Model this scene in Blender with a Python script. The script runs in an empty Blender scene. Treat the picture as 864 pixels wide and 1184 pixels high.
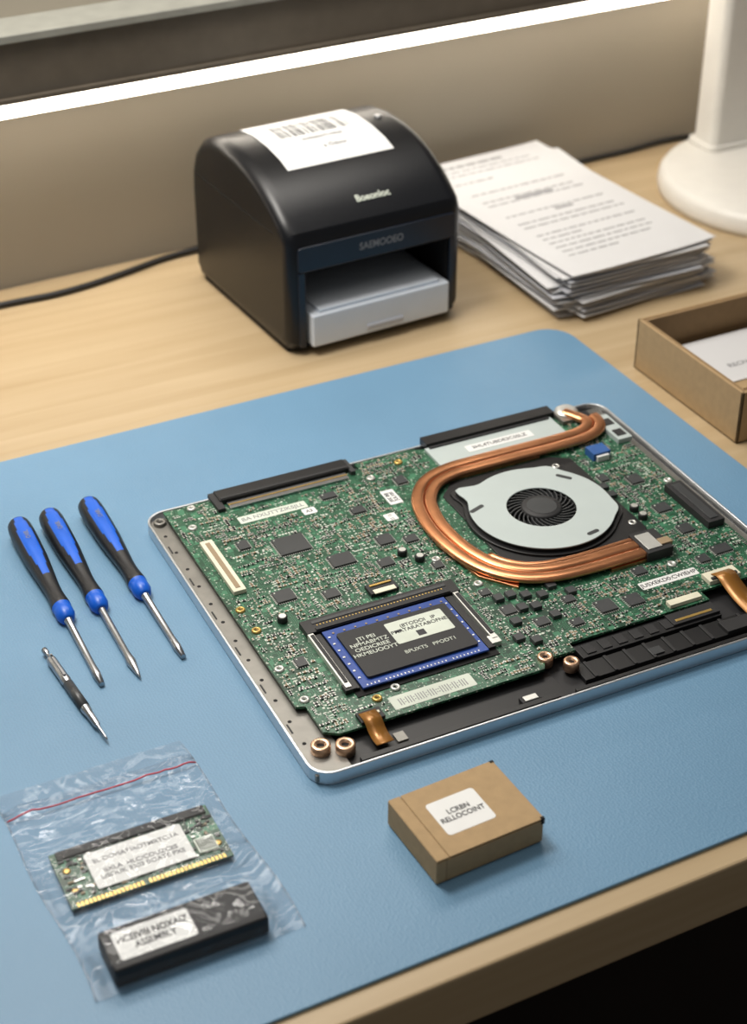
import bpy, math, random
from mathutils import Vector, Matrix
random.seed(7)
D=bpy.data; SC=bpy.context.scene; COL=SC.collection
R=math.radians
def lin(c):
    c=c/255.0
    return c/12.92 if c<=.04045 else ((c+.055)/1.055)**2.4
def rgb(t): return (lin(t[0]),lin(t[1]),lin(t[2]),1)

# ------------------------------------------------------------ materials
def new_mat(name):
    m=D.materials.new(name); m.use_nodes=True
    nt=m.node_tree; b=nt.nodes['Principled BSDF']
    return m,nt,b
def mat(name,c,rough=.5,metal=0,var=.08,scale=60,bump=0,bscale=400,emit=0,coat=0,spec=None):
    m,nt,b=new_mat(name); N=nt.nodes; Lk=nt.links
    tc=N.new('ShaderNodeTexCoord'); no=N.new('ShaderNodeTexNoise')
    no.inputs['Scale'].default_value=scale; no.inputs['Detail'].default_value=4
    Lk.new(tc.outputs['Object'],no.inputs['Vector'])
    cr=N.new('ShaderNodeValToRGB')
    base=rgb(c)
    cr.color_ramp.elements[0].color=tuple(v*(1-var) for v in base[:3])+(1,)
    cr.color_ramp.elements[1].color=tuple(min(1,v*(1+var)) for v in base[:3])+(1,)
    cr.color_ramp.elements[0].position=.3; cr.color_ramp.elements[1].position=.7
    Lk.new(no.outputs['Fac'],cr.inputs['Fac']); Lk.new(cr.outputs['Color'],b.inputs['Base Color'])
    b.inputs['Roughness'].default_value=rough; b.inputs['Metallic'].default_value=metal
    if coat: b.inputs['Coat Weight'].default_value=coat
    if spec is not None: b.inputs['Specular IOR Level'].default_value=spec
    if bump:
        n2=N.new('ShaderNodeTexNoise'); n2.inputs['Scale'].default_value=bscale
        Lk.new(tc.outputs['Object'],n2.inputs['Vector'])
        bp=N.new('ShaderNodeBump'); bp.inputs['Strength'].default_value=bump; bp.inputs['Distance'].default_value=.001
        Lk.new(n2.outputs['Fac'],bp.inputs['Height']); Lk.new(bp.outputs['Normal'],b.inputs['Normal'])
    if emit:
        b.inputs['Emission Color'].default_value=base; b.inputs['Emission Strength'].default_value=emit
    return m

def wood_mat():
    m,nt,b=new_mat('maple_wood'); N=nt.nodes; Lk=nt.links
    tc=N.new('ShaderNodeTexCoord'); mp=N.new('ShaderNodeMapping'); mp.inputs['Scale'].default_value=(1.6,34,34)
    Lk.new(tc.outputs['Object'],mp.inputs['Vector'])
    n=N.new('ShaderNodeTexNoise'); n.inputs['Scale'].default_value=2.2; n.inputs['Detail'].default_value=8; n.inputs['Distortion'].default_value=.6
    Lk.new(mp.outputs['Vector'],n.inputs['Vector'])
    cr=N.new('ShaderNodeValToRGB'); e=cr.color_ramp.elements
    e[0].position=.25; e[0].color=rgb((172,149,114)); e[1].position=.78; e[1].color=rgb((190,169,136))
    Lk.new(n.outputs['Fac'],cr.inputs['Fac']); Lk.new(cr.outputs['Color'],b.inputs['Base Color'])
    b.inputs['Roughness'].default_value=.42
    return m
def mat_mat():
    m,nt,b=new_mat('blue_rubber'); N=nt.nodes; Lk=nt.links
    tc=N.new('ShaderNodeTexCoord')
    n=N.new('ShaderNodeTexNoise'); n.inputs['Scale'].default_value=9; n.inputs['Detail'].default_value=5
    Lk.new(tc.outputs['Object'],n.inputs['Vector'])
    cr=N.new('ShaderNodeValToRGB'); e=cr.color_ramp.elements
    e[0].position=.3; e[0].color=rgb((100,139,169)); e[1].position=.7; e[1].color=rgb((106,146,177))
    Lk.new(n.outputs['Fac'],cr.inputs['Fac']); Lk.new(cr.outputs['Color'],b.inputs['Base Color'])
    v=N.new('ShaderNodeTexVoronoi'); v.inputs['Scale'].default_value=560; v.inputs['Randomness'].default_value=.6
    Lk.new(tc.outputs['Object'],v.inputs['Vector'])
    bp=N.new('ShaderNodeBump'); bp.inputs['Strength'].default_value=.32; bp.inputs['Distance'].default_value=.0005
    Lk.new(v.outputs['Distance'],bp.inputs['Height']); Lk.new(bp.outputs['Normal'],b.inputs['Normal'])
    b.inputs['Roughness'].default_value=.47
    return m
def pcb_mat(name,dark,light):
    m,nt,b=new_mat(name); N=nt.nodes; Lk=nt.links
    tc=N.new('ShaderNodeTexCoord')
    n=N.new('ShaderNodeTexNoise'); n.inputs['Scale'].default_value=30; n.inputs['Detail'].default_value=3
    Lk.new(tc.outputs['Object'],n.inputs['Vector'])
    base=N.new('ShaderNodeValToRGB'); base.color_ramp.elements[0].position=.35; base.color_ramp.elements[1].position=.65
    base.color_ramp.elements[0].color=rgb(dark); base.color_ramp.elements[1].color=rgb(light)
    Lk.new(n.outputs['Fac'],base.inputs['Fac'])
    v=N.new('ShaderNodeTexVoronoi'); v.distance='CHEBYCHEV'; v.inputs['Scale'].default_value=190
    Lk.new(tc.outputs['Object'],v.inputs['Vector'])
    mt=N.new('ShaderNodeMath'); mt.operation='MULTIPLY'; mt.inputs[1].default_value=5
    Lk.new(v.outputs['Distance'],mt.inputs[0])
    fr=N.new('ShaderNodeMath'); fr.operation='FRACT'; Lk.new(mt.outputs[0],fr.inputs[0])
    gt=N.new('ShaderNodeMath'); gt.operation='GREATER_THAN'; gt.inputs[1].default_value=.68; Lk.new(fr.outputs[0],gt.inputs[0])
    mx=N.new('ShaderNodeMixRGB'); mx.inputs['Color2'].default_value=rgb(tuple(min(255,int(c*1.35+12)) for c in light))
    Lk.new(gt.outputs[0],mx.inputs['Fac']); Lk.new(base.outputs['Color'],mx.inputs['Color1'])
    v2=N.new('ShaderNodeTexVoronoi'); v2.inputs['Scale'].default_value=430; Lk.new(tc.outputs['Object'],v2.inputs['Vector'])
    lt=N.new('ShaderNodeMath'); lt.operation='LESS_THAN'; lt.inputs[1].default_value=.23; Lk.new(v2.outputs['Distance'],lt.inputs[0])
    mk=N.new('ShaderNodeMath'); mk.operation='MULTIPLY'; mk.inputs[1].default_value=.8
    Lk.new(lt.outputs[0],mk.inputs[0])
    mx2=N.new('ShaderNodeMixRGB'); mx2.inputs['Color2'].default_value=rgb((190,198,184))
    Lk.new(mk.outputs[0],mx2.inputs['Fac']); Lk.new(mx.outputs['Color'],mx2.inputs['Color1'])
    Lk.new(mx2.outputs['Color'],b.inputs['Base Color'])
    b.inputs['Roughness'].default_value=.34
    return m
def film_mat():
    m=D.materials.new('clear_plastic_film'); m.use_nodes=True; nt=m.node_tree; N=nt.nodes; Lk=nt.links
    N.remove(N['Principled BSDF']); out=N['Material Output']
    tr=N.new('ShaderNodeBsdfTransparent'); tr.inputs['Color'].default_value=(.965,.97,.975,1)
    gl=N.new('ShaderNodeBsdfGlossy'); gl.inputs['Roughness'].default_value=.06; gl.inputs['Color'].default_value=(.97,.98,1,1)
    df=N.new('ShaderNodeBsdfDiffuse'); df.inputs['Color'].default_value=(.75,.78,.8,1)
    tc=N.new('ShaderNodeTexCoord'); n=N.new('ShaderNodeTexNoise'); n.inputs['Scale'].default_value=30; n.inputs['Detail'].default_value=1.5; n.inputs['Distortion'].default_value=2.2
    Lk.new(tc.outputs['Object'],n.inputs['Vector'])
    bp=N.new('ShaderNodeBump'); bp.inputs['Strength'].default_value=.7; bp.inputs['Distance'].default_value=.006
    Lk.new(n.outputs['Fac'],bp.inputs['Height']); Lk.new(bp.outputs['Normal'],gl.inputs['Normal'])
    lw=N.new('ShaderNodeLayerWeight'); lw.inputs['Blend'].default_value=.15; Lk.new(bp.outputs['Normal'],lw.inputs['Normal'])
    ad=N.new('ShaderNodeMath'); ad.operation='MULTIPLY_ADD'; ad.inputs[1].default_value=.38; ad.inputs[2].default_value=.012
    Lk.new(lw.outputs['Fresnel'],ad.inputs[0])
    m1=N.new('ShaderNodeMixShader'); m1.inputs[0].default_value=.035; Lk.new(tr.outputs[0],m1.inputs[1]); Lk.new(df.outputs[0],m1.inputs[2])
    m2=N.new('ShaderNodeMixShader'); Lk.new(ad.outputs[0],m2.inputs[0]); Lk.new(m1.outputs[0],m2.inputs[1]); Lk.new(gl.outputs[0],m2.inputs[2])
    Lk.new(m2.outputs[0],out.inputs['Surface'])
    return m

M={}
M['wood']=wood_mat(); M['mat']=mat_mat()
M['pcb']=pcb_mat('green_circuit_board',(20,54,38),(38,80,58))
M['blueedge']=mat('blue_solder_mask',(30,68,148),.35,0,.1)
M['film']=film_mat()
M['wall']=mat('wall_paint',(166,158,143),.8,0,.03,6)
M['floor']=mat('dark_floor',(48,42,38),.7,0,.2,8)
M['shelfdark']=mat('shelf_dark',(92,84,73),.6)
M['shelftop']=mat('shelf_grey',(140,140,132),.6)
M['led']=mat('led_diffuser',(255,244,228),.5,emit=11)
M['alu']=mat('aluminium',(208,211,215),.34,.9,.04)
M['aluin']=mat('aluminium_inner',(134,132,127),.45,.8,.08,120)
M['black']=mat('black_plastic',(20,20,22),.42)
M['black2']=mat('black_plastic_matte',(34,34,36),.6)
M['prblack']=mat('printer_black',(11,13,18),.34,0,.1,40,.06,1500,spec=.4)
M['prfront']=mat('printer_front',(16,27,42),.3)
M['inside']=mat('dark_inside',(5,5,6),.8)
M['ic']=mat('chip_epoxy',(58,60,62),.38)
M['tan']=mat('capacitor_tan',(150,130,102),.5)
M['res']=mat('resistor_black',(26,27,30),.4)
M['sil']=mat('solder_silver',(215,215,210),.35,.6,.08)
M['white']=mat('white_label',(226,227,226),.55,0,.02)
M['silk']=mat('silkscreen',(205,212,200),.6)
M['ink']=mat('ink_dark',(46,46,50),.6)
M['ink2']=mat('ink_grey',(135,135,138),.7)
M['gold']=mat('gold_pad',(206,172,100),.32,.7)
M['kapton']=mat('ribbon_amber',(150,102,44),.3,.3)
M['copper']=mat('copper',(224,156,112),.28,.94,.16,50)
M['copperlight']=mat('copper_boss',(222,184,154),.3,.9,.08)
M['steel']=mat('steel',(170,172,176),.28,.95,.05)
M['steelp']=mat('plate_steel',(184,195,194),.42,.1,.03,30)
M['cream']=mat('connector_cream',(222,218,196),.5)
M['bluec']=mat('connector_blue',(40,86,150),.45)
M['blue']=mat('handle_blue',(14,94,208),.35)
M['rubber']=mat('handle_black',(24,26,30),.38,0,.1,80,.08,2000)
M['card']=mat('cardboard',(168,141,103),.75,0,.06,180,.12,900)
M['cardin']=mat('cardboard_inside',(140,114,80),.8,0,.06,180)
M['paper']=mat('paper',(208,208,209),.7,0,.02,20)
M['paperg']=mat('paper_grey',(184,186,192),.7,0,.03,20)  # greyer paper for some sheets and the tray grip
M['monwhite']=mat('white_plastic',(224,221,214),.4,0,.02)
M['red']=mat('zip_red',(206,60,66),.4)
M['anti']=mat('foam_black',(26,26,29),.6,0,.15,70,.2,600)
M['traywhite']=mat('tray_white',(222,230,240),.45,0,.02)

# ------------------------------------------------------------ mesh builder (mm)
class MB:
    def __init__(s): s.v=[];s.f=[];s.m=[];s.mats=[];s.sm=[]
    def mi(s,k):
        if k not in s.mats: s.mats.append(k)
        return s.mats.index(k)
    def add(s,vs,fs,k,smooth=False):
        o=len(s.v); s.v+=[tuple(p) for p in vs]; i=s.mi(k)
        for f in fs: s.f.append(tuple(o+a for a in f)); s.m.append(i); s.sm.append(smooth)
    def box(s,x0,x1,y0,y1,z0,z1,k,rot=0):
        vs=[(x,y,z) for z in(z0,z1) for y in(y0,y1) for x in(x0,x1)]
        if rot:
            cx=(x0+x1)/2;cy=(y0+y1)/2;c=math.cos(R(rot));q=math.sin(R(rot))
            vs=[(cx+(x-cx)*c-(y-cy)*q,cy+(x-cx)*q+(y-cy)*c,z) for x,y,z in vs]
        s.add(vs,[(0,2,3,1),(4,5,7,6),(0,1,5,4),(2,6,7,3),(0,4,6,2),(1,3,7,5)],k)
    def cbox(s,x,y,w,d,z0,z1,k,rot=0): s.box(x-w/2,x+w/2,y-d/2,y+d/2,z0,z1,k,rot)
    def prism(s,pts,z0,z1,k):
        n=len(pts); vs=[(x,y,z0) for x,y in pts]+[(x,y,z1) for x,y in pts]
        s.add(vs,[tuple(range(n-1,-1,-1)),tuple(range(n,2*n))]+[(i,(i+1)%n,n+(i+1)%n,n+i) for i in range(n)],k)
    def yzprism(s,pts,x0,x1,k,smooth=False):
        n=len(pts); vs=[(x0,y,z) for y,z in pts]+[(x1,y,z) for y,z in pts]
        s.add(vs,[tuple(range(n-1,-1,-1)),tuple(range(n,2*n))]+[(i,(i+1)%n,n+(i+1)%n,n+i) for i in range(n)],k,smooth)
    def ring(s,outer,inner,z0,z1,k):
        n=len(outer)
        vs=[(x,y,z0) for x,y in outer]+[(x,y,z0) for x,y in inner]+[(x,y,z1) for x,y in outer]+[(x,y,z1) for x,y in inner]
        fs=[]
        for i in range(n):
            j=(i+1)%n
            fs+= [(2*n+i,2*n+j,3*n+j,3*n+i),(j,i,n+i,n+j),(i,j,2*n+j,2*n+i),(n+j,n+i,3*n+i,3*n+j)]
        s.add(vs,fs,k)
    def lathe(s,prof,c,k,seg=24,mtx=None,smooth=True,kfun=None):
        vs=[];n=len(prof)
        for r,z in prof:
            for i in range(seg):
                a=2*math.pi*i/seg; p=Vector((r*math.cos(a),r*math.sin(a),z))
                if mtx: p=mtx@p
                vs.append((p.x+c[0],p.y+c[1],p.z+c[2]))
        o=len(s.v); s.v+=vs
        for j in range(n-1):
            for i in range(seg):
                i2=(i+1)%seg
                kk=kfun(j,i) if kfun else k
                s.f.append((o+j*seg+i,o+j*seg+i2,o+(j+1)*seg+i2,o+(j+1)*seg+i)); s.m.append(s.mi(kk)); s.sm.append(smooth)
        s.f.append(tuple(o+i for i in range(seg-1,-1,-1))); s.m.append(s.mi(kfun(0,0) if kfun else k)); s.sm.append(False)
        s.f.append(tuple(o+(n-1)*seg+i for i in range(seg))); s.m.append(s.mi(kfun(n-2,0) if kfun else k)); s.sm.append(False)
    def sweep(s,path,sec,k,smooth=True):
        n=len(sec);vs=[]
        for i,p in enumerate(path):
            t=(path[min(i+1,len(path)-1)]-path[max(i-1,0)]).normalized()
            side=t.cross(Vector((0,0,1)));
            if side.length<1e-4: side=Vector((1,0,0))
            side.normalize(); up=side.cross(t)
            for a,b in sec: q=p+side*a+up*b; vs.append((q.x,q.y,q.z))
        fs=[]
        for i in range(len(path)-1):
            for j in range(n):
                j2=(j+1)%n; fs.append((i*n+j,i*n+j2,(i+1)*n+j2,(i+1)*n+j))
        fs.append(tuple(range(n-1,-1,-1))); o=(len(path)-1)*n; fs.append(tuple(o+j for j in range(n)))
        s.add(vs,fs,k,smooth)
    def obj(s,name,parent=None,loc=(0,0,0),rz=0,bevel=0,seg=2):
        me=D.meshes.new(name); me.from_pydata([(a*.001,b*.001,c*.001) for a,b,c in s.v],[],s.f)
        for k in s.mats: me.materials.append(M[k])
        for p,i,q in zip(me.polygons,s.m,s.sm): p.material_index=i; p.use_smooth=q
        me.update()
        import bmesh
        bm=bmesh.new(); bm.from_mesh(me); bmesh.ops.recalc_face_normals(bm,faces=bm.faces); bm.to_mesh(me); bm.free()
        o=D.objects.new(name,me); COL.objects.link(o); o.location=loc; o.rotation_euler=(0,0,R(rz))
        if parent: o.parent=parent
        if bevel:
            b=o.modifiers.new('bevel','BEVEL'); b.width=bevel*.001; b.segments=seg; b.limit_method='ANGLE'; b.angle_limit=R(40)
        return o
def empty(name,loc,rz=0):
    e=D.objects.new(name,None); COL.objects.link(e); e.location=loc; e.rotation_euler=(0,0,R(rz)); e.empty_display_size=.02
    return e
def text(name,body,x,y,z,size,k,parent,rz=0,rx=0,ext=.00005,sx=1,bold=0):
    c=D.curves.new(name,'FONT'); c.body=body; c.size=size*.001; c.extrude=ext; c.align_x='CENTER'; c.align_y='CENTER'; c.offset=bold*.001
    c.materials.append(M[k]); o=D.objects.new(name,c); COL.objects.link(o)
    o.parent=parent; o.location=(x*.001,y*.001,z*.001); o.rotation_euler=(R(rx),0,R(rz)); o.scale=(sx,1,1)
    return o
def rrect(x0,x1,y0,y1,r,n=6):
    pts=[]
    for cx,cy,a0 in((x1-r,y0+r,-90),(x1-r,y1-r,0),(x0+r,y1-r,90),(x0+r,y0+r,180)):
        for i in range(n+1):
            a=R(a0+90*i/n); pts.append((cx+r*math.cos(a),cy+r*math.sin(a)))
    return pts
def spline(pts,n=8):
    out=[];P=[Vector(p) for p in pts]
    for i in range(len(P)-1):
        p0=P[max(i-1,0)];p1=P[i];p2=P[i+1];p3=P[min(i+2,len(P)-1)]
        for j in range(n):
            t=j/n
            out.append(.5*((2*p1)+(-p0+p2)*t+(2*p0-5*p1+4*p2-p3)*t*t+(-p0+3*p1-3*p2+p3)*t**3))
    out.append(P[-1]); return out
def circ(r,n=12): return [(r*math.cos(2*math.pi*i/n),r*math.sin(2*math.pi*i/n)) for i in range(n)]

# ------------------------------------------------------------ room (wall is ~2 deg off the desk front)
WL=(.27,1.233,0); WR=2.2
b=MB(); b.box(-1800,2400,0,60,-750,1400,'wall'); b.obj('wall_back',loc=WL,rz=WR)
b=MB(); b.box(-1600,2700,-1500,1290,-790,-750,'floor'); b.obj('floor')
desk=empty('desk',(0,0,0))
b=MB(); b.prism([(-700,447),(1700,447),(1700,1286),(-700,1194)],-36,0,'wood'); b.obj('desk_top',desk,bevel=1.5)
b=MB()
for x in(-650,1590):
    for y in(500,1120): b.box(x,x+60,y,y+60,-750,-36,'wood')
b.box(-620,1620,1135,1160,-330,-36,'wood')
b.obj('desk_frame',desk)
sh=empty('wall_shelf',WL,WR)
b=MB(); b.box(-850,1450,-39,0,168,209,'shelfdark'); b.obj('shelf_front',sh)
b=MB(); b.box(-850,1450,-43,0,209,215,'shelftop'); b.obj('shelf_top',sh,bevel=.6)
b=MB(); b.box(-850,1450,-41,-29,153,163.5,'led'); b.obj('led_strip',sh,bevel=2)
b=MB(); b.box(-850,1450,-29,0,153,168,'shelfdark'); b.box(-850,1450,-42.5,-28,164,168,'shelfdark'); b.obj('led_channel',sh)

b=MB(); b.prism(rrect(-260,656,461,972,22),.1,2.2,'mat'); b.obj('repair_mat',bevel=.5)
MZ=.0022
# ------------------------------------------------------------ laptop
lap=empty('disassembled_laptop',(.2733,.5928,MZ),-1.3)
OUT=rrect(-8,330,-8,262,13); INN=rrect(-6.4,328.4,-6.4,260.4,11.5)
b=MB(); b.ring(OUT,INN,.8,8.6,'alu'); b.prism(OUT,.2,1.6,'alu'); b.obj('case_shell',lap,bevel=.5)
b=MB()
b.box(-6,14,-4,256,1.6,6.0,'aluin')
b.box(14,322,250,259,1.6,5,'black2'); b.box(318,327,20,258,1.6,5.2,'aluin')
b.box(14,327,-5.7,60,1.6,3.2,'black2')
for i in range(12): b.lathe([(1.2,5.9),(1.2,6.15)],(-1.5,22+i*19.5,0),'inside',10)
for i in range(6): b.cbox(-3.8,36+i*37,1,8,6,6.3,'black2')
b.obj('case_tray',lap,bevel=.3)
b=MB()
b.box(8,146,-4.5,22,3,4.6,'black'); b.box(20,140,-4.5,-1,4.6,7.4,'black')
b.box(150,325,-5,-2.5,3,7.6,'black'); b.box(160,322,2,16,3.2,6.4,'black'); b.box(168,262,18,30,3.2,7.6,'black')
for i in range(9): b.box(172+i*10.5,178+i*10.5,20,28,7.6,8.3,'black2')
for i in range(12): b.box(166+i*13,168+i*13,2,16,6.4,7.2,'black2')
b.box(255,282,2,12,6,8.6,'black2'); b.box(230,262,20,30,7,9.2,'black2'); b.box(233,258,22,24,9.2,9.5,'gold')
b.box(205,213,4,10,6.4,7.4,'ic'); b.box(118,130,-1,4,5,7.6,'black2'); b.box(120,128,-.5,3.4,7.6,8.0,'sil')
b.obj('speaker_channel',lap,bevel=.4)
P=[(4.5,257),(4.5,47),(9.5,45),(9.5,22),(17,17),(142,17),(146,24),(166,24),(166,31),(262,31),(262,40),(318,40),(318,240),(308,240),(308,254),(186,254),(180,257),(138,257),(138,250),(133,250),(133,257)]
ZT=10.0
b=MB(); b.prism(P,8.4,ZT,'pcb'); b.obj('main_board',lap)
reserved=[]
def res(x0,x1,y0,y1): reserved.append((x0,x1,y0,y1))
b=MB()
res(36,134,238,262); b.box(40,131,249,261,9.5,13.6,'black'); b.box(41,130,249.6,252,13.6,14.2,'black2'); b.box(44,127,241,248,10,11.6,'steel'); b.box(44,127,244.5,245.5,11.6,12,'gold')
b.box(36,41,241,261,9.5,12.6,'black2'); b.box(130,133.5,245,261,9.5,13.0,'ic')
res(184,290,226,262); b.box(189,288,252,262,9.5,14.5,'black'); b.box(187,284,228,251,10,12.2,'steelp'); b.box(190,282,248.6,250.6,12,13.2,'black2')
b.box(12,20,155,212,10,12.8,'cream'); b.box(14.5,17.5,158,209,12.8,13.1,'tan'); res(9,23,150,215)
b.box(84,102,118,128,10,12.6,'black2'); b.box(86,100,117,121,12.6,13.2,'cream'); b.box(86,100,124.5,126,12.6,13.4,'gold'); res(82,104,115,130)
b.box(304,316,92,141,10,15,'black2'); b.box(307,313,95,138,15,15.6,'ic'); res(302,318,90,143)
b.box(282,295,191,202,10,15.5,'bluec'); b.box(284,293,189,193,10,14,'white'); res(280,297,187,204)
b.box(309,320,203,236,10,13.5,'steelp'); b.box(311,318,207,215,13.5,14,'black2'); b.box(311,318,222,230,13.5,14,'black2'); res(304,320,200,240)
b.box(270,292,42,51,10,13,'cream'); b.box(272,290,42.5,44.5,13,14,'black2'); res(266,295,38,53)
b.box(30,44,17.5,26,10,12.2,'black2'); b.box(31.5,42.5,21,23,12.2,12.7,'cream'); res(28,46,16,28)
b.box(236,258,33,38,10,12.5,'cream'); res(234,260,31,40)
b.box(250,268,78,100,10,16.8,'black2'); b.box(252,262,81,97,16.8,17.4,'sil'); b.box(262,270,82,88,12,17.8,'tan');res(246,272,76,102)
b.box(288,304,240,256,9,13,'aluin')
b.lathe([(8,9),(8,14),(6,15.5),(3,15.5)],(297,251,0),'sil',20)
b.obj('connectors',lap,bevel=.3)
def label(n,x0,x1,y0,y1,z,k='white',t=None,sz=4,rz=0,sx=1,par=lap,r=.8,ink='ink'):
    q=MB(); q.prism(rrect(x0,x1,y0,y1,r,3),z,z+.12,k); q.obj(n,par)
    if t: text(n+'_text',t,(x0+x1)/2,(y0+y1)/2,z+.16,sz,ink,par,rz,sx=sx,bold=.05)
label('label_a',44,90,223,231,10.05,k='silk',t='BA NXUTTZIKSJLL',sz=5.2,ink='ink2'); res(42,92,221,233)
label('label_b',138,147,202,219,10.05,t='JRK 88J\nJUL100',sz=3.6,rz=90); res(136,149,200,221)
label('label_c',52,102,21,32,10.05,k='silk',t='||:|||:||||:|||::||||:||:|||',sz=6,ink='ink2'); res(50,104,18,34)
label('label_d',232,272,55,62,10.05,t='JUSXEKD0:CWIEHP',sz=4.6); res(230,274,53,64)
label('label_e',212,262,234,242,12.25,t='3HL4TUBDE3C5SLZ',sz=4.8)
label('label_f',84,93,215,222,10.05,t='A3',sz=4); res(82,95,213,224)
label('label_g',128,136,186,194,10.05,t=':::\n:::',sz=4); res(126,138,184,196)
b=MB()
def chip(x,y,w,d,h=1.6,pins=True,rot=0):
    b.cbox(x,y,w,d,10.15,10+h,'ic',rot); res(x-w/2-1.8,x+w/2+1.8,y-d/2-1.8,y+d/2+1.8)
    n=int(w/1.3)
    for i in range(n):
        px=x-w/2+(i+.5)*w/n
        b.cbox(px,y-d/2-.5,.6,1.2,10,10.5,'sil'); b.cbox(px,y+d/2+.5,.6,1.2,10,10.5,'sil')
    n=int(d/1.3)
    for i in range(n):
        py=y-d/2+(i+.5)*d/n
        b.cbox(x-w/2-.5,py,1.2,.6,10,10.5,'sil'); b.cbox(x+w/2+.5,py,1.2,.6,10,10.5,'sil')
    b.lathe([(.5,10+h),(.5,10.05+h)],(x-w/2+1.5,y+d/2-1.5,0),'silk',8)
for c in [(63,188,20,18),(84,160,15,12),(117,168,10,10),(132,162,8,7),(107,146,9,8),(38,141,12,11),(64,131,9,8),(203,51,11,11),(221,49,10,10),
          (240,72,8,7),(291,124,10,9),(291,98,9,9),(294,160,9,10),(116,205,9,7),(36,200,7,9),(150,72,8,8),(162,54,8,7),(298,70,12,8),
          (187,66,7,6),(146,93,6,6),(134,130,6,7),(22,80,6,8),(276,170,6,8),(180,45,7,6),(106,228,10,6),(156,225,7,9),(282,66,7,7)]:
    chip(*c)
for x,y in [(150,84),(158,84),(166,80),(158,70),(166,68),(175,76),(184,82),(172,56),(192,72),(148,60),(142,46),(150,40),(270,150),(270,160)]:
    b.cbox(x,y,5.6,5.6,10,12.6,'ic'); res(x-4,x+4,y-4,y+4)
for x,y in [(127,140),(120,150),(28,120),(274,120),(274,130)]:
    b.lathe([(3,10),(3,13.6),(2.4,14)],(x,y,0),'black2',16); b.lathe([(2.2,14),(2.2,14.1)],(x,y,0),'sil',16); res(x-4,x+4,y-4,y+4)
b.obj('chips',lap,bevel=.15,seg=1)

# RAM slot & module
res(30,134,36,114)
b=MB()
b.box(34,132,98,110,10,14.0,'black'); b.box(40,126,98.5,101,14.0,14.8,'black2'); b.box(40,126,105,107.5,14.0,14.4,'ic')
for i in range(40): b.box(42+i*2.05,42.8+i*2.05,102.8,103.8,14.0,14.2,'gold')
b.box(34,37.5,46,98,10,13.6,'sil'); b.box(127,130.5,50,98,10,13.6,'sil')
b.box(35,37,50,96,13.6,14.2,'black2'); b.box(127.8,130,54,96,13.6,14.2,'black2')
b.box(38.2,41.5,44,97,10,12.5,'black'); b.box(121.5,126,44,97,10,12.5,'black')
b.box(33,40,44,50,10,13,'black'); b.box(125,131,46,53,10,13.2,'sil')
b.box(38,126,39,97,10,10.6,'inside')
b.obj('memory_slot',lap,bevel=.3)
b=MB()
b.box(42.5,120.5,42,97,12.0,13.2,'blueedge')
b.prism(rrect(48,117,47.5,90,1.5,3),13.2,14.9,'black2')
for i in range(32):
    if i%9!=4: b.box(45.5+i*2.3,46.2+i*2.3,43,44.2,13.2,13.35,'sil')
    if i%3==1: b.box(45+i*2.3,46.2+i*2.3,92.5,93.8,13.2,13.6,'tan')
for i in range(20):
    if i%3==1: b.box(43.6,45,48+i*2.2,49.2+i*2.2,13.2,13.6,'sil'); b.box(118.3,119.4,48+i*2.2,49.2+i*2.2,13.2,13.6,'sil')
b.obj('memory_module',lap,bevel=.15)
q=MB(); q.prism(rrect(76,112,66,86,1,3),14.92,15.04,'silk'); q.box(90,95,68,73,15.04,15.1,'ink'); q.box(79,83,76,78,15.04,15.1,'ink'); q.obj('memory_label',lap)
text('memory_text','(8TODOI   IP\nPMRTARATABOFNEL\n',95,76.5,15.1,4.0,'ink',lap,bold=.05)
text('memory_text_side','JTI PEI\nNPMABMTZ\nOEDICRIEE\nHKMEUOOYT',62,73,15.0,4.4,'silk',lap,bold=.03)
text('memory_text_low','BPUXTS   PPODT1',92,58,15.0,4,'silk',lap)

# fan
FX,FY=219,152
b=MB()
b.prism([(172,104),(186,96),(262,96),(270,110),(270,200),(258,208),(184,208),(172,196)],8.5,11,'black')
res(146,272,76,230)
def fr(a):
    r=46
    for a0,w,h in((134,8,11),(55,8,3),(-25,9,2.5)):
        d=(math.degrees(a)-a0+180)%360-180
        r+=h*math.exp(-(d/w)**2)
    return r
n=96
ou=[(FX+fr(2*math.pi*i/n)*math.cos(2*math.pi*i/n),FY+fr(2*math.pi*i/n)*math.sin(2*math.pi*i/n)) for i in range(n)]
ou2=[(FX+(x-FX)*1.06,FY+(y-FY)*1.06) for x,y in ou]
inn=[(FX+22*math.cos(2*math.pi*i/n),FY+22*math.sin(2*math.pi*i/n)) for i in range(n)]
b.ring(ou2,inn,9,12.5,'black'); b.prism([(FX+24*math.cos(R(a)),FY+24*math.sin(R(a))) for a in range(0,360,8)],8.6,9.4,'inside')
b.obj('fan_housing',lap,bevel=.4)
b=MB(); b.ring(ou,inn,14.6,15.6,'steelp'); b.ring([(FX+(x-FX)*.99,FY+(y-FY)*.99) for x,y in ou],[(FX+(x-FX)*1.04,FY+(y-FY)*1.04) for x,y in inn],12.5,14.6,'black')
b.obj('fan_cover',lap,bevel=.35)
b=MB()
for a,r0,l,rr in((158,41,12,20),(38,39,11,-50),(-70,41,9,10)):
    x=FX+r0*math.cos(R(a)); y=FY+r0*math.sin(R(a)); b.prism([(x+px*math.cos(R(rr))-py*math.sin(R(rr)),y+px*math.sin(R(rr))+py*math.cos(R(rr))) for px,py in rrect(-l/2,l/2,-1.5,1.5,1.4,3)],15.6,15.75,'ic')
b.lathe([(13,9),(13,15.6),(12,16.4),(5,16.5)],(FX,FY,0),'black2',36)
b.lathe([(9.5,16.5),(9.5,16.62)],(FX,FY,0),'ic',30)
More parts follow.
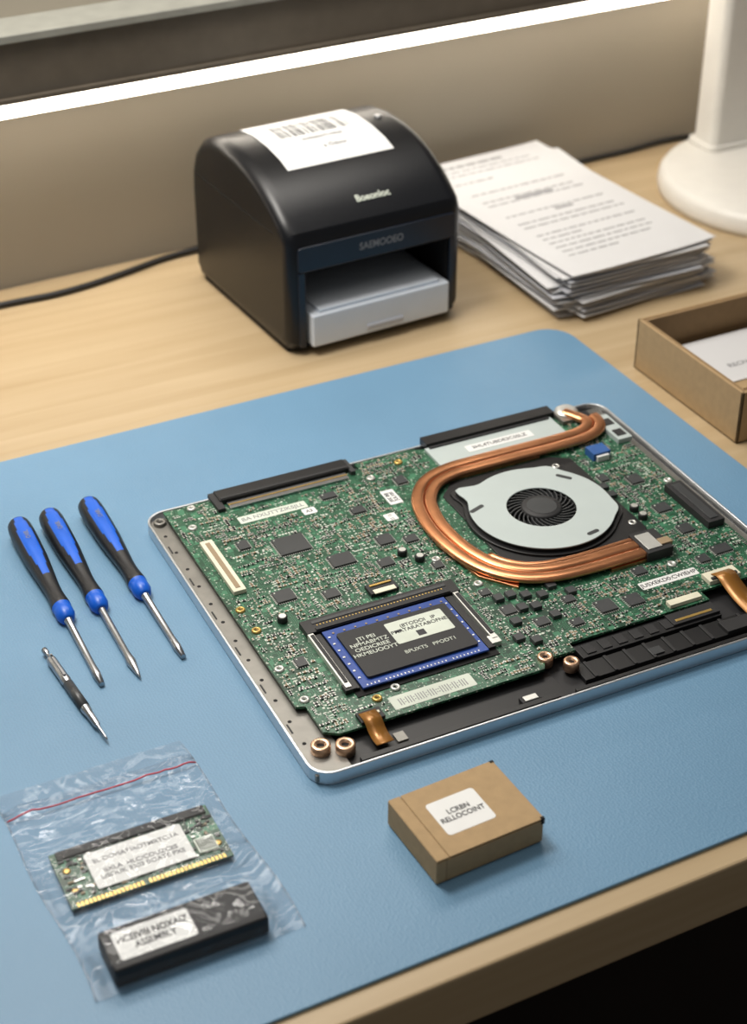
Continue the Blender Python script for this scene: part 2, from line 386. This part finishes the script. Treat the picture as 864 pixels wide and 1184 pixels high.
for i in range(29):
    a=2*math.pi*i/29; pts=[]
    for t in range(5):
        r=12.8+t*2.15; aa=a+t*.11; pts.append(Vector((FX+r*math.cos(aa),FY+r*math.sin(aa),12.7)))
    b.sweep(pts,[(-.4,-2.6),(.4,-2.6),(.4,2.3),(-.4,2.3)],'ic',False)
b.obj('fan_impeller',lap)
# heat pipes
path=[(298,252,14),(303,243,14),(306,234,14),(302,224,14),(290,218.5,14),(270,217,14),(240,217,14),(210,217,14),(188,216,14),(170,209,14),(157,193,14),(151,172,14),(150,150,14),(153,128,14),(160,110,14),(172,97,14),(188,90,14),(210,87.5,14),(235,87.5,14),(256,88,14)]
cp=spline(path,8)
def off(cp,d):
    o=[]
    for i,p in enumerate(cp):
        t=(cp[min(i+1,len(cp)-1)]-cp[max(i-1,0)]).normalized(); s_=t.cross(Vector((0,0,1))).normalized(); o.append(p+s_*d)
    return o
def secf(w,h):
    sec=[]
    for i in range(20):
        a=2*math.pi*i/20; ca=math.cos(a); sa=math.sin(a)
        sec.append((w*math.copysign(abs(ca)**.6,ca),h*math.copysign(abs(sa)**.8,sa)))
    return sec
b=MB()
b.sweep(off(cp,4.2),secf(4.1,2.1),'copper'); b.sweep(off(cp[14:],-4.1),secf(4.0,2.1),'copper')
b.sweep(off(cp[108:],-10.0),secf(1.8,1.2),'copper')
b.box(225,258,79,95,10,12,'copper')
b.cbox(296,252,12,8,11,13,'copper',70)
b.obj('heat_pipes',lap)
b=MB(); b.box(180,252,210,225,10,11.8,'copper'); b.prism([(143,150),(156,150),(160,118),(174,100),(166,88),(150,108)],10,11.8,'copper'); b.obj('heat_spreader',lap,bevel=.3)
b=MB()
def boss(x,y,k='copperlight',r=4.6,z=8,h=4):
    b.lathe([(r,z),(r,z+h-.6),(r-.6,z+h),(r*.45,z+h),(r*.45,z+h-1.6)],(x,y,0),k,24); b.lathe([(r*.42,z+h-1.8),(r*.42,z+h-1.5)],(x,y,0),'inside',14); res(x-r-1,x+r+1,y-r-1,y+r+1)
for x,y in[(4,13),(16,8)]: boss(x,y,r=5.4,z=5,h=6)
for x,y in[(147,25),(158,15)]: boss(x,y,r=4.6,z=6,h=6)
for x,y in[(11,50),(136,136),(147,103),(265,118),(100,112),(15,232),(22,253),(11,118),(313,150),(313,60),(262,70),(256,196),(176,222),(140,236),(165,246),(60,38),(47,34),(9,80),(10,140)]:
    boss(x,y,'gold' if (x+y)%3==0 else 'sil',r=2.9,z=9.4,h=1.9)
boss(0,251,'aluin',4,5,3.4)
b.obj('screws',lap)
b=MB()
b.sweep(spline([(36,24,12.6),(36,17,13.2),(36,12,10),(36,7,8.6),(36,1,9)],5),[(-5,-.2),(5,-.2),(5,.2),(-5,.2)],'kapton')
b.sweep(spline([(281,48,13.2),(281,42,15),(281,34,12.4),(281,24,10),(281,12,9.2),(281,4,9)],5),[(-6.5,-.2),(6.5,-.2),(6.5,.2),(-6.5,.2)],'kapton')
b.box(44,50,2,9,4.6,6,'aluin')
b.obj('ribbon_cables',lap)
# small smd parts
b=MB()
def inside_poly(x,y):
    c=False;j=len(P)-1
    for i in range(len(P)):
        xi,yi=P[i];xj,yj=P[j]
        if (yi>y)!=(yj>y) and x<(xj-xi)*(y-yi)/(yj-yi)+xi: c=not c
        j=i
    return c
def free(x,y,m=1.2):
    for d in((m,m),(-m,m),(m,-m),(-m,-m)):
        if not inside_poly(x+d[0],y+d[1]): return False
    for r in reserved:
        if r[0]-m<x<r[1]+m and r[2]-m<y<r[3]+m: return False
    return True
occ=set()
for it in range(4200):
    x=random.uniform(6,316);y=random.uniform(20,254)
    nx,ny=random.choice([(1,1),(2,1),(3,1),(1,3),(4,1),(1,4),(2,2),(5,1),(1,5),(6,1)])
    hor=random.random()<.5; L=random.choice([1.5,1.9,2.5]);Wd=L*.55
    px,py=(L+1.0,Wd+.7) if hor else (Wd+.7,L+1.0)
    k=random.choices(['tan','res','ic','silk','sil'],[4,3,1.2,2.0,1.6])[0]
    for i in range(nx):
        for j in range(ny):
            xx=x+i*px;yy=y+j*py
            g=(int(xx/2.3),int(yy/2.3))
            if g in occ or not free(xx,yy): continue
            occ.add(g)
            w,d=(L,Wd) if hor else (Wd,L)
            h=random.choice([.5,.7,.9])
            if k=='silk': b.cbox(xx,yy,w,d*.6,10,10.06,k)
            elif k=='sil': b.lathe([(.65,10),(.6,10.2)],(xx,yy,0),k,8)
            else:
                b.cbox(xx,yy,w*.6 if hor else w,d if hor else d*.6,10,10+h,k)
                e=.26*L
                for s_ in(-1,1):
                    if hor: b.cbox(xx+s_*(L/2-e/2),yy,e,d,10,10+h,'sil')
                    else: b.cbox(xx,yy+s_*(L/2-e/2),w,e,10,10+h,'sil')
b.obj('surface_components',lap)

# ------------------------------------------------------------ screwdrivers
def screwdriver(name,x,y,ang,tipkind=0):
    e=empty(name,(x,y,MZ),ang)
    prof=[(3,0),(5.6,.7),(7.0,3),(7.6,8),(7.7,16),(7.6,24),(7.4,34),(7.1,44),(6.4,54),(5.7,64),(5.1,73),(5.0,80),(5.4,86),(5.8,90),(5.9,93),(5.3,95),(5.6,96.5),(5.6,101),(4.2,105),(2.8,106)]
    tilt=math.atan((7.7-2.4)/150)
    mt=Matrix.Rotation(tilt,4,'X')@Matrix.Rotation(R(90),4,'X')
    seg=48
    def kf(j,i):
        if j>=14: return 'blue'
        a=360*(i+.5)/seg
        up=abs(((a-90+180)%360)-180)
        lim={2:22,3:33,4:38,5:39,6:38,7:33,8:20}.get(j,0)
        return 'blue' if up<lim else 'rubber'
    b=MB(); b.lathe(prof,(0,0,7.9),'rubber',seg,mt,True,kf)
    b.lathe([(2.6,104),(2.6,107),(2.2,108),(2.1,150),(2.5,158),(1.6,168)] if tipkind==0 else [(2.6,104),(2.2,107),(2.1,150),(2.9,158),(1.2,169),(.3,173)],(0,0,7.9),'steel',16,mt)
    b.obj(name+'_body',e)
    text(name+'_mark','OA8L',0,-25,15.4,4.2,'ink2',e,90,rx=0,sx=.9)
screwdriver('screwdriver',.1985,.8825,-1.2,0)
screwdriver('screwdriver.001',.2190,.8835,-1.0,1)
screwdriver('screwdriver.002',.2452,.8850,-.3,0)
e=empty('precision_tweezer_tool',(.1755,.7580,MZ+.0033),4)
b=MB(); mt=Matrix.Rotation(R(90),4,'X')
b.lathe([(.8,0),(1.8,.6),(1.8,4),(1.1,5),(1.1,9),(2.4,10),(2.9,12),(2.9,30),(3.1,31),(3.1,33),(2.8,34),(2.8,62),(2.2,66),(1.9,76),(1.0,78),(.8,87),(.3,90)],(0,0,0),'steel',20,mt)
b.lathe([(2.95,36),(2.95,60)],(0,0,0),'ic',20,mt)
b.box(-.6,.6,-32,-12,2.4,4.2,'steel'); b.box(-.7,.7,-14,-11,1,4.2,'steel')
b.obj('tool_body',e)

# ------------------------------------------------------------ bag
bag=empty('plastic_zip_bag',(.1185,.506,MZ),-1.0)
W_,H_=103,149
def shx(x,y): return x+1.2*math.sin(y*.06)-8*(y/H_)**1.5
cont=[(9,90,57,94,5.0),(11,85,4,30,12.2)]
def film_h(x,y):
    z=.9
    for x0,x1,y0,y1,h in cont:
        dx=max(x0-x,0,x-x1);dy=max(y0-y,0,y-y1);d=math.hypot(dx,dy)
        z=max(z,h*math.exp(-(d/7)**2)+.6)
    e_=min(x,W_-x,y,H_-y); e_=max(0,min(1,e_/6))
    w=.45*math.sin(x*.21+y*.13+2*math.sin(y*.07))+.4*math.sin(y*.31-x*.17)+.25*math.sin(x*.5+y*.41)
    w+=.9*math.sin((x+y)*.09+1.7*math.sin(x*.06))
    for (ax,ay,c0,h) in((.9,.43,70,1.3),(-.5,.86,60,1.2),(.3,.95,115,1.6),(.98,-.2,30,1.2),(-.8,.6,10,1.1),(.6,.8,150,1.3),(.75,-.66,-20,1.3),(.86,.5,112,1.4),(-.2,.98,98,1.2),(.5,.86,38,1.2)):
        dd=abs(ax*x+ay*y-c0+2*math.sin(x*.11)); w+=h*math.exp(-dd/1.6)
    return .5+(z-.5)*(.15+.85*e_)+max(-.3,w)*.75*e_+(1.2*e_ if y>105 else 0)
b=MB(); nx,ny=110,160;vs=[];fs=[]
for j in range(ny+1):
    for i in range(nx+1):
        x=W_*i/nx;y=H_*j/ny; vs.append((shx(x,y),y,film_h(x,y)))
for j in range(ny):
    for i in range(nx): a=j*(nx+1)+i; fs.append((a,a+1,a+nx+2,a+nx+1))
b.add(vs,fs,'film',True)
b.obj('film_top',bag)
b=MB(); vs=[];fs=[]
for j in range(21):
    y=H_*j/20; vs+=[(shx(0,y),y,.15),(shx(W_,y),y,.15)]
for j in range(20): fs.append((2*j,2*j+1,2*j+3,2*j+2))
b.add(vs,fs,'film'); b.obj('film_bottom',bag)
b=MB()
for y0,k,r in((128,'red',.4),(131.5,'film',.8),(134,'film',.8)):
    b.sweep([Vector((shx(1+(W_-2)*t/30,y0),y0,film_h(1+(W_-2)*t/30,y0)+.3)) for t in range(31)],circ(r,6),k)
for x0 in(0.6,W_-.6): b.sweep([Vector((shx(x0,t*5),t*5,.8)) for t in range(30)],circ(.5,6),'film')
b.obj('zip_closure',bag)
b=MB()
b.box(7,89,55,94,2.2,3.4,'pcb')
for i in range(38):
    if i!=17: b.box(10+i*2,11.2+i*2,55.2,58,3.4,3.5,'gold')
b.box(10,87,88,93,3.4,5.0,'black2')
for i in range(150):
    x=random.uniform(9,87);y=random.uniform(60,87)
    k=random.choice(['tan','ic','sil','res']); b.cbox(x,y,random.choice([1.5,3,2]),1.2,3.4,4.2,k)
for x,y in((12,66),(12,80),(85,66),(84,90)): b.lathe([(2,3.4),(2,3.8),(1,3.9)],(x,y,0),'gold',14)
b.box(74,84,62,72,3.4,4.8,'silk'); 
for i in range(8): b.box(75+i*1.1,75.6+i*1.1,63,71,4.8,4.9,'ink')
b.obj('spare_board',bag)
q=MB(); q.prism(rrect(22,72,61,86,1,3),4.4,4.6,'white'); q.obj('spare_label',bag)
text('spare_text','SL OOFIATIAOTMRTC:1A\n\nBXLA  HLC/COUZCES\nUSOUK 3303 BOATE PXS',47,73.5,4.7,3.9,'ink2',bag,bold=.08)
b=MB(); b.box(11,86,3,29,.8,11.8,'anti'); b.obj('battery_block',bag,bevel=1.5,seg=3)
q=MB(); q.prism(rrect(16,53,7.5,25,1.5,3),11.82,11.95,'white'); q.obj('block_label',bag)
text('block_text','HCEIVIB NOXAIZ\nASSEMBLY',34.5,16.5,12.05,5.4,'ink',bag,sx=.82,bold=.14)

# ------------------------------------------------------------ small box
bx=empty('small_cardboard_box',(.2885,.4990,MZ),2); bx.scale=(.985,1,.89)
b=MB(); b.box(.6,61.4,.6,47.4,0,17.4,'card'); b.obj('box_body',bx,bevel=.5)
b=MB(); b.box(7,62,0,48,17.4,18.2,'card'); b.box(0,6.6,0,48,17.2,18.2,'card'); b.box(-.3,.5,.2,47.8,1,18.0,'card')
b.box(61.3,62.1,2,46,7,18,'card')
b.box(60,62.4,-.2,1.6,14,18.4,'inside'); b.box(60,62.4,46.4,48.2,14,18.4,'inside')
b.box(.2,61.6,-.1,.7,1.5,16.6,'card'); b.box(5,5.6,-.25,.5,1,17,'cardin')
b.obj('box_lid',bx,bevel=.3)
q=MB(); q.prism(rrect(14,42,12,36,2,4),18.22,18.34,'white'); q.obj('box_label',bx)
text('box_text','LCRBN\nRELLOCOINT',28,24,18.45,4.6,'ink',bx,sx=.9,bold=.08)

# ------------------------------------------------------------ open tray at right
tr=empty('open_cardboard_tray',(.671,.768,0),0)
b=MB(); Wt,Ht,hz=190,124,40
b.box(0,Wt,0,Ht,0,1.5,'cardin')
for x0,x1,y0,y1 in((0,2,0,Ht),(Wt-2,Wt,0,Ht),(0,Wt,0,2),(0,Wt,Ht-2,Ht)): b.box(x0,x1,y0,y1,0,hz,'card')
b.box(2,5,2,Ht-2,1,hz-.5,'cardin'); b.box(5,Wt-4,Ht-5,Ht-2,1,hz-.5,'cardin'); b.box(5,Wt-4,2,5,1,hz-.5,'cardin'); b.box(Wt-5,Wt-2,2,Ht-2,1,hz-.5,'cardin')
b.obj('tray_walls',tr,bevel=.4)
b=MB(); b.box(14,150,50,112,15,16,'paper'); b.box(20,170,40,110,1.5,15,'card'); b.obj('tray_paper',tr)
text('tray_text','RECNO XELLOO',70,70,16.2,7,'ink2',tr,0)

# ------------------------------------------------------------ label printer
pr=empty('label_printer',(.4490,1.0190,0),3); pr.scale=(1.005,1.07,1.12)
PW=150
prof=[(6,2),(0,8),(0,50),(0,80),(3,87),(12,94),(24,102),(40,110),(58,115.5),(78,118.5),(100,119),(120,116.5),(136,110),(147,100),(153,86),(155,70),(155,8),(150,2)]
def topz(y):
    for (y0,z0),(y1,z1) in zip(prof[4:14],prof[5:15]):
        if y0<=y<=y1: return z0+(z1-z0)*(y-y0)/(y1-y0)
    return 80
np_=len(prof)
def offp(d):
    cy,cz=77.5,60
    return [(cy+(y-cy)*(1-d/77.5), max(2,cz+(z-cz)*(1-d/60))) for y,z in prof]
Rr=11
xs=[(Rr-Rr*math.sin(math.pi/2*i/7), (Rr-Rr*math.cos(math.pi/2*i/7))*.72) for i in range(8)]
def loft(b,cols,k,cap=True):
    vs=[];fs=[]
    for x,ins in cols:
        for y,z in offp(ins): vs.append((x,y,z))
    for i in range(len(cols)-1):
        for j in range(np_):
            j2=(j+1)%np_; fs.append((i*np_+j,i*np_+j2,(i+1)*np_+j2,(i+1)*np_+j))
    fs.append(tuple(range(np_))); o_=(len(cols)-1)*np_; fs.append(tuple(o_+j for j in range(np_-1,-1,-1)))
    b.add(vs,fs,k,True)
b=MB()
loft(b,[(x,i) for x,i in xs[::-1]]+[(14,0)],'prblack')
loft(b,[(138,0)]+[(PW-x,i) for x,i in xs],'prblack')
SY=76
midp=[(6,2),(0,6),(SY,6),(SY,60),(0,60)]+prof[3:]
b.yzprism(midp,14,138,'prblack',True)
b.box(-.25,.6,20,140,82.6,83.6,'inside')
body=b.obj('printer_body',pr)
md=body.modifiers.new('en','EDGE_SPLIT'); md.split_angle=R(28)
b=MB()
b.box(14.1,14.5,1,SY,6.1,59.9,'inside'); b.box(137.5,137.9,1,SY,6.1,59.9,'inside'); b.box(14,138,SY-1,SY-.1,6,60,'inside')
b.box(4,146,10,146,0,3,'inside')
b.obj('printer_inner',pr)
b=MB()
b.box(17,135,-6,70,7,30,'traywhite'); b.box(62,94,-7.5,-5.5,10,14,'paperg'); b.box(24,128,-3,70,30,32.5,'traywhite')
b.obj('printer_output_tray',pr,bevel=1.5)
b=MB()
def xz_prism(pts,y0,y1,k):
    n=len(pts);vs=[(x,y0,z) for x,z in pts]+[(x,y1,z) for x,z in pts]
    b.add(vs,[tuple(range(n)),tuple(range(2*n-1,n-1,-1))]+[(i,(i+1)%n,n+(i+1)%n,n+i) for i in range(n)],k)
xz_prism(rrect(8.5,142.5,60.5,78,3,4),-1.2,1,'prfront')
xz_prism(rrect(8.5,14,6,60.4,1.5,3),-1.2,1,'prfront'); xz_prism(rrect(138,142.5,6,60.4,1.5,3),-1.2,1,'prfront')
b.yzprism([(4,60),(30,60),(30,46),(26,46)],18,134,'black')
b.obj('printer_bezel',pr,bevel=.4)
text('printer_mark','SAEMOOEO',78,-1.4,69.5,7,'ink2',pr,0,90,bold=.12)
text('printer_brand','Boeonloc',80,14.5,96.5,7.5,'silk',pr,0,33,bold=.15)
b=MB();vs=[];fs=[];lx0,lx1=28,118
ys=[46+ (132-46)*i/20 for i in range(21)]
for y in ys:
    for x in(lx0,lx1): vs.append((x,y,topz(y)+.5))
for i in range(20): fs.append((2*i,2*i+1,2*i+3,2*i+2))
b.add(vs,fs,'white',True)
x=44
while x<104:
    w=random.choice([.8,1.4,2.2])
    vs=[];
    for y in(84,94,102,109): vs+=[(x,y,topz(y)+.62),(x+w,y,topz(y)+.62)]
    b.add(vs,[(0,1,3,2),(2,3,5,4),(4,5,7,6)],'ink'); x+=w+random.choice([.9,1.5,2.2])
b.obj('printed_label',pr)
text('printed_label_text','a Odow',78,64,topz(64)+.9,6,'ink2',pr,0,14,bold=.1)
text('printed_label_text2','ootteovl1nmo',74,77,topz(77)+1.0,6,'ink2',pr,0,5,bold=.1)
b=MB(); b.lathe([(3,0),(3,.8),(2,1.2)],(131,90,topz(90)),'steel',16); b.obj('printer_button',pr)

# ------------------------------------------------------------ papers
ps=empty('paper_stack',(.728,1.098,0),0)
b=MB(); z=.2
def sheet(x,y,w,d,z,t,k,rot,curl=0):
    n=8;vs=[];c=math.cos(R(rot));q=math.sin(R(rot))
    for zz in(0,t):
        for j in range(n+1):
            for i in range(n+1):
                u=-w/2+w*i/n; v=-d/2+d*j/n
                h=curl*(abs(i-n/2)/(n/2))**3*(abs(j-n/2)/(n/2))**2
                vs.append((x+u*c-v*q,y+u*q+v*c,z+zz+h))
    N1=(n+1)**2; fs=[]
    for j in range(n):
        for i in range(n):
            a=j*(n+1)+i; fs+= [(a,a+n+1,a+n+2,a+1),(N1+a,N1+a+1,N1+a+n+2,N1+a+n+1)]
    for i in range(n):
        for a,b2 in((i,i+1),((n)*(n+1)+i+1,n*(n+1)+i),((i+1)*(n+1),i*(n+1)),(i*(n+1)+n,(i+1)*(n+1)+n)):
            fs.append((a,b2,N1+b2,N1+a))
    b.add(vs,fs,k)
for i in range(24):
    a=random.uniform(-3,8)
    ox=random.uniform(-4,6); oy=random.uniform(-6,3)
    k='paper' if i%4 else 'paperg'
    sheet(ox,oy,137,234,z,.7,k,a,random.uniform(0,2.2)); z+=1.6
ta=4.2
sheet(0,1,142,244,z+.4,.4,'paper',ta,1.2); z+=.8
b.obj('paper_sheets',ps)
b=MB()
e2=empty('top_sheet_print',(0,.001,0)); e2.parent=ps; e2.rotation_euler=(0,0,R(ta))
yy=106
row=0
while yy>-96:
    x=-50
    big=row in(0,)
    lim=random.choice([-10,48,48,40]) if row not in(3,5,6,8,11,12,14,17) else -100
    if big: lim=20
    while x<lim:
        w=random.uniform(3,12); b.box(x,min(x+w,52),yy,yy+(3.4 if big else 1.5),z,z+.25,'ink2'); x+=w+2.2
    yy-=8.5; row+=1
b.box(-20,18,24,27.5,z,z+.26,'ink2'); b.box(-4,14,-10,-7,z,z+.26,'ink2')
b.obj('print_lines',e2)

# ------------------------------------------------------------ monitor stand
ms=empty('monitor_stand',(.981,1.105,0),0)
b=MB(); b.lathe([(112,0),(114,1.5),(115,6),(114,14),(111,18.5),(106,20.5),(60,21.5),(20,21.8)],(0,0,0),'monwhite',72)
b.obj('stand_base',ms)
b=MB(); b.prism(rrect(-36,20,65,97,8),21,420,'monwhite'); b.prism(rrect(-40,24,61,101,9),21,26,'monwhite'); b.obj('stand_column',ms,bevel=.8)
b=MB(); b.box(-260,260,50,64,330,640,'monwhite'); b.box(-250,250,48.5,50,340,630,'inside'); b.obj('monitor_panel',ms,bevel=3)

# ------------------------------------------------------------ cables
def cable(name,pts,r=2.6):
    b=MB(); b.sweep(spline(pts,8),circ(r,10),'black'); return b.obj(name)
cable('power_cable',[(60,1188,2.8),(180,1196,2.8),(279,1199,2.8),(325,1198,2.8),(360,1203,2.8),(395,1212,2.8),(430,1222,2.8),(470,1224,5),(500,1216,14),(510,1207,18)])
cable('monitor_cable',[(800,1238,3),(860,1244,3),(905,1246,3),(950,1250,4),(1000,1248,3),(1100,1244,3),(1250,1240,3)])

# ------------------------------------------------------------ lights
def area(name,loc,tgt,size,p,col,sy=None):
    l=D.lights.new(name,'AREA'); l.energy=p; l.color=col; l.size=size
    if sy: l.shape='RECTANGLE'; l.size_y=sy
    o=D.objects.new(name,l); COL.objects.link(o); o.location=loc
    o.rotation_euler=(Vector(tgt)-Vector(loc)).to_track_quat('-Z','Y').to_euler(); return o
area('sheen_light',(.40,1.13,.66),(.40,.78,0),.8,3.8,(1,.95,.88),.18)  # added unseen strip light near the wall, for sheen on metal and mat
area('key_lamp',(.12,.97,.95),(.34,.80,0),.3,7,(1,.955,.89),.25)
area('fill_light',(-.1,.3,1.7),(.4,.9,0),1.0,5,(1,.94,.85))  # added soft fill from high on the camera side, no real fixture
w=D.worlds.new('world'); SC.world=w; w.use_nodes=True
bg=w.node_tree.nodes['Background']; bg.inputs['Color'].default_value=(1,.96,.92,1); bg.inputs['Strength'].default_value=.12

# ------------------------------------------------------------ camera
cd=D.cameras.new('camera'); co=D.objects.new('camera',cd); COL.objects.link(co)
co.location=(0,0,.6); co.rotation_euler=(R(90-33.55),0,R(-27))
cd.sensor_fit='VERTICAL'; cd.sensor_height=36; cd.sensor_width=36; cd.lens=1945/1184*36
cd.clip_start=.01
cd.dof.use_dof=True; cd.dof.focus_distance=.96; cd.dof.aperture_fstop=8
SC.camera=co
SC.view_settings.view_transform='Standard'
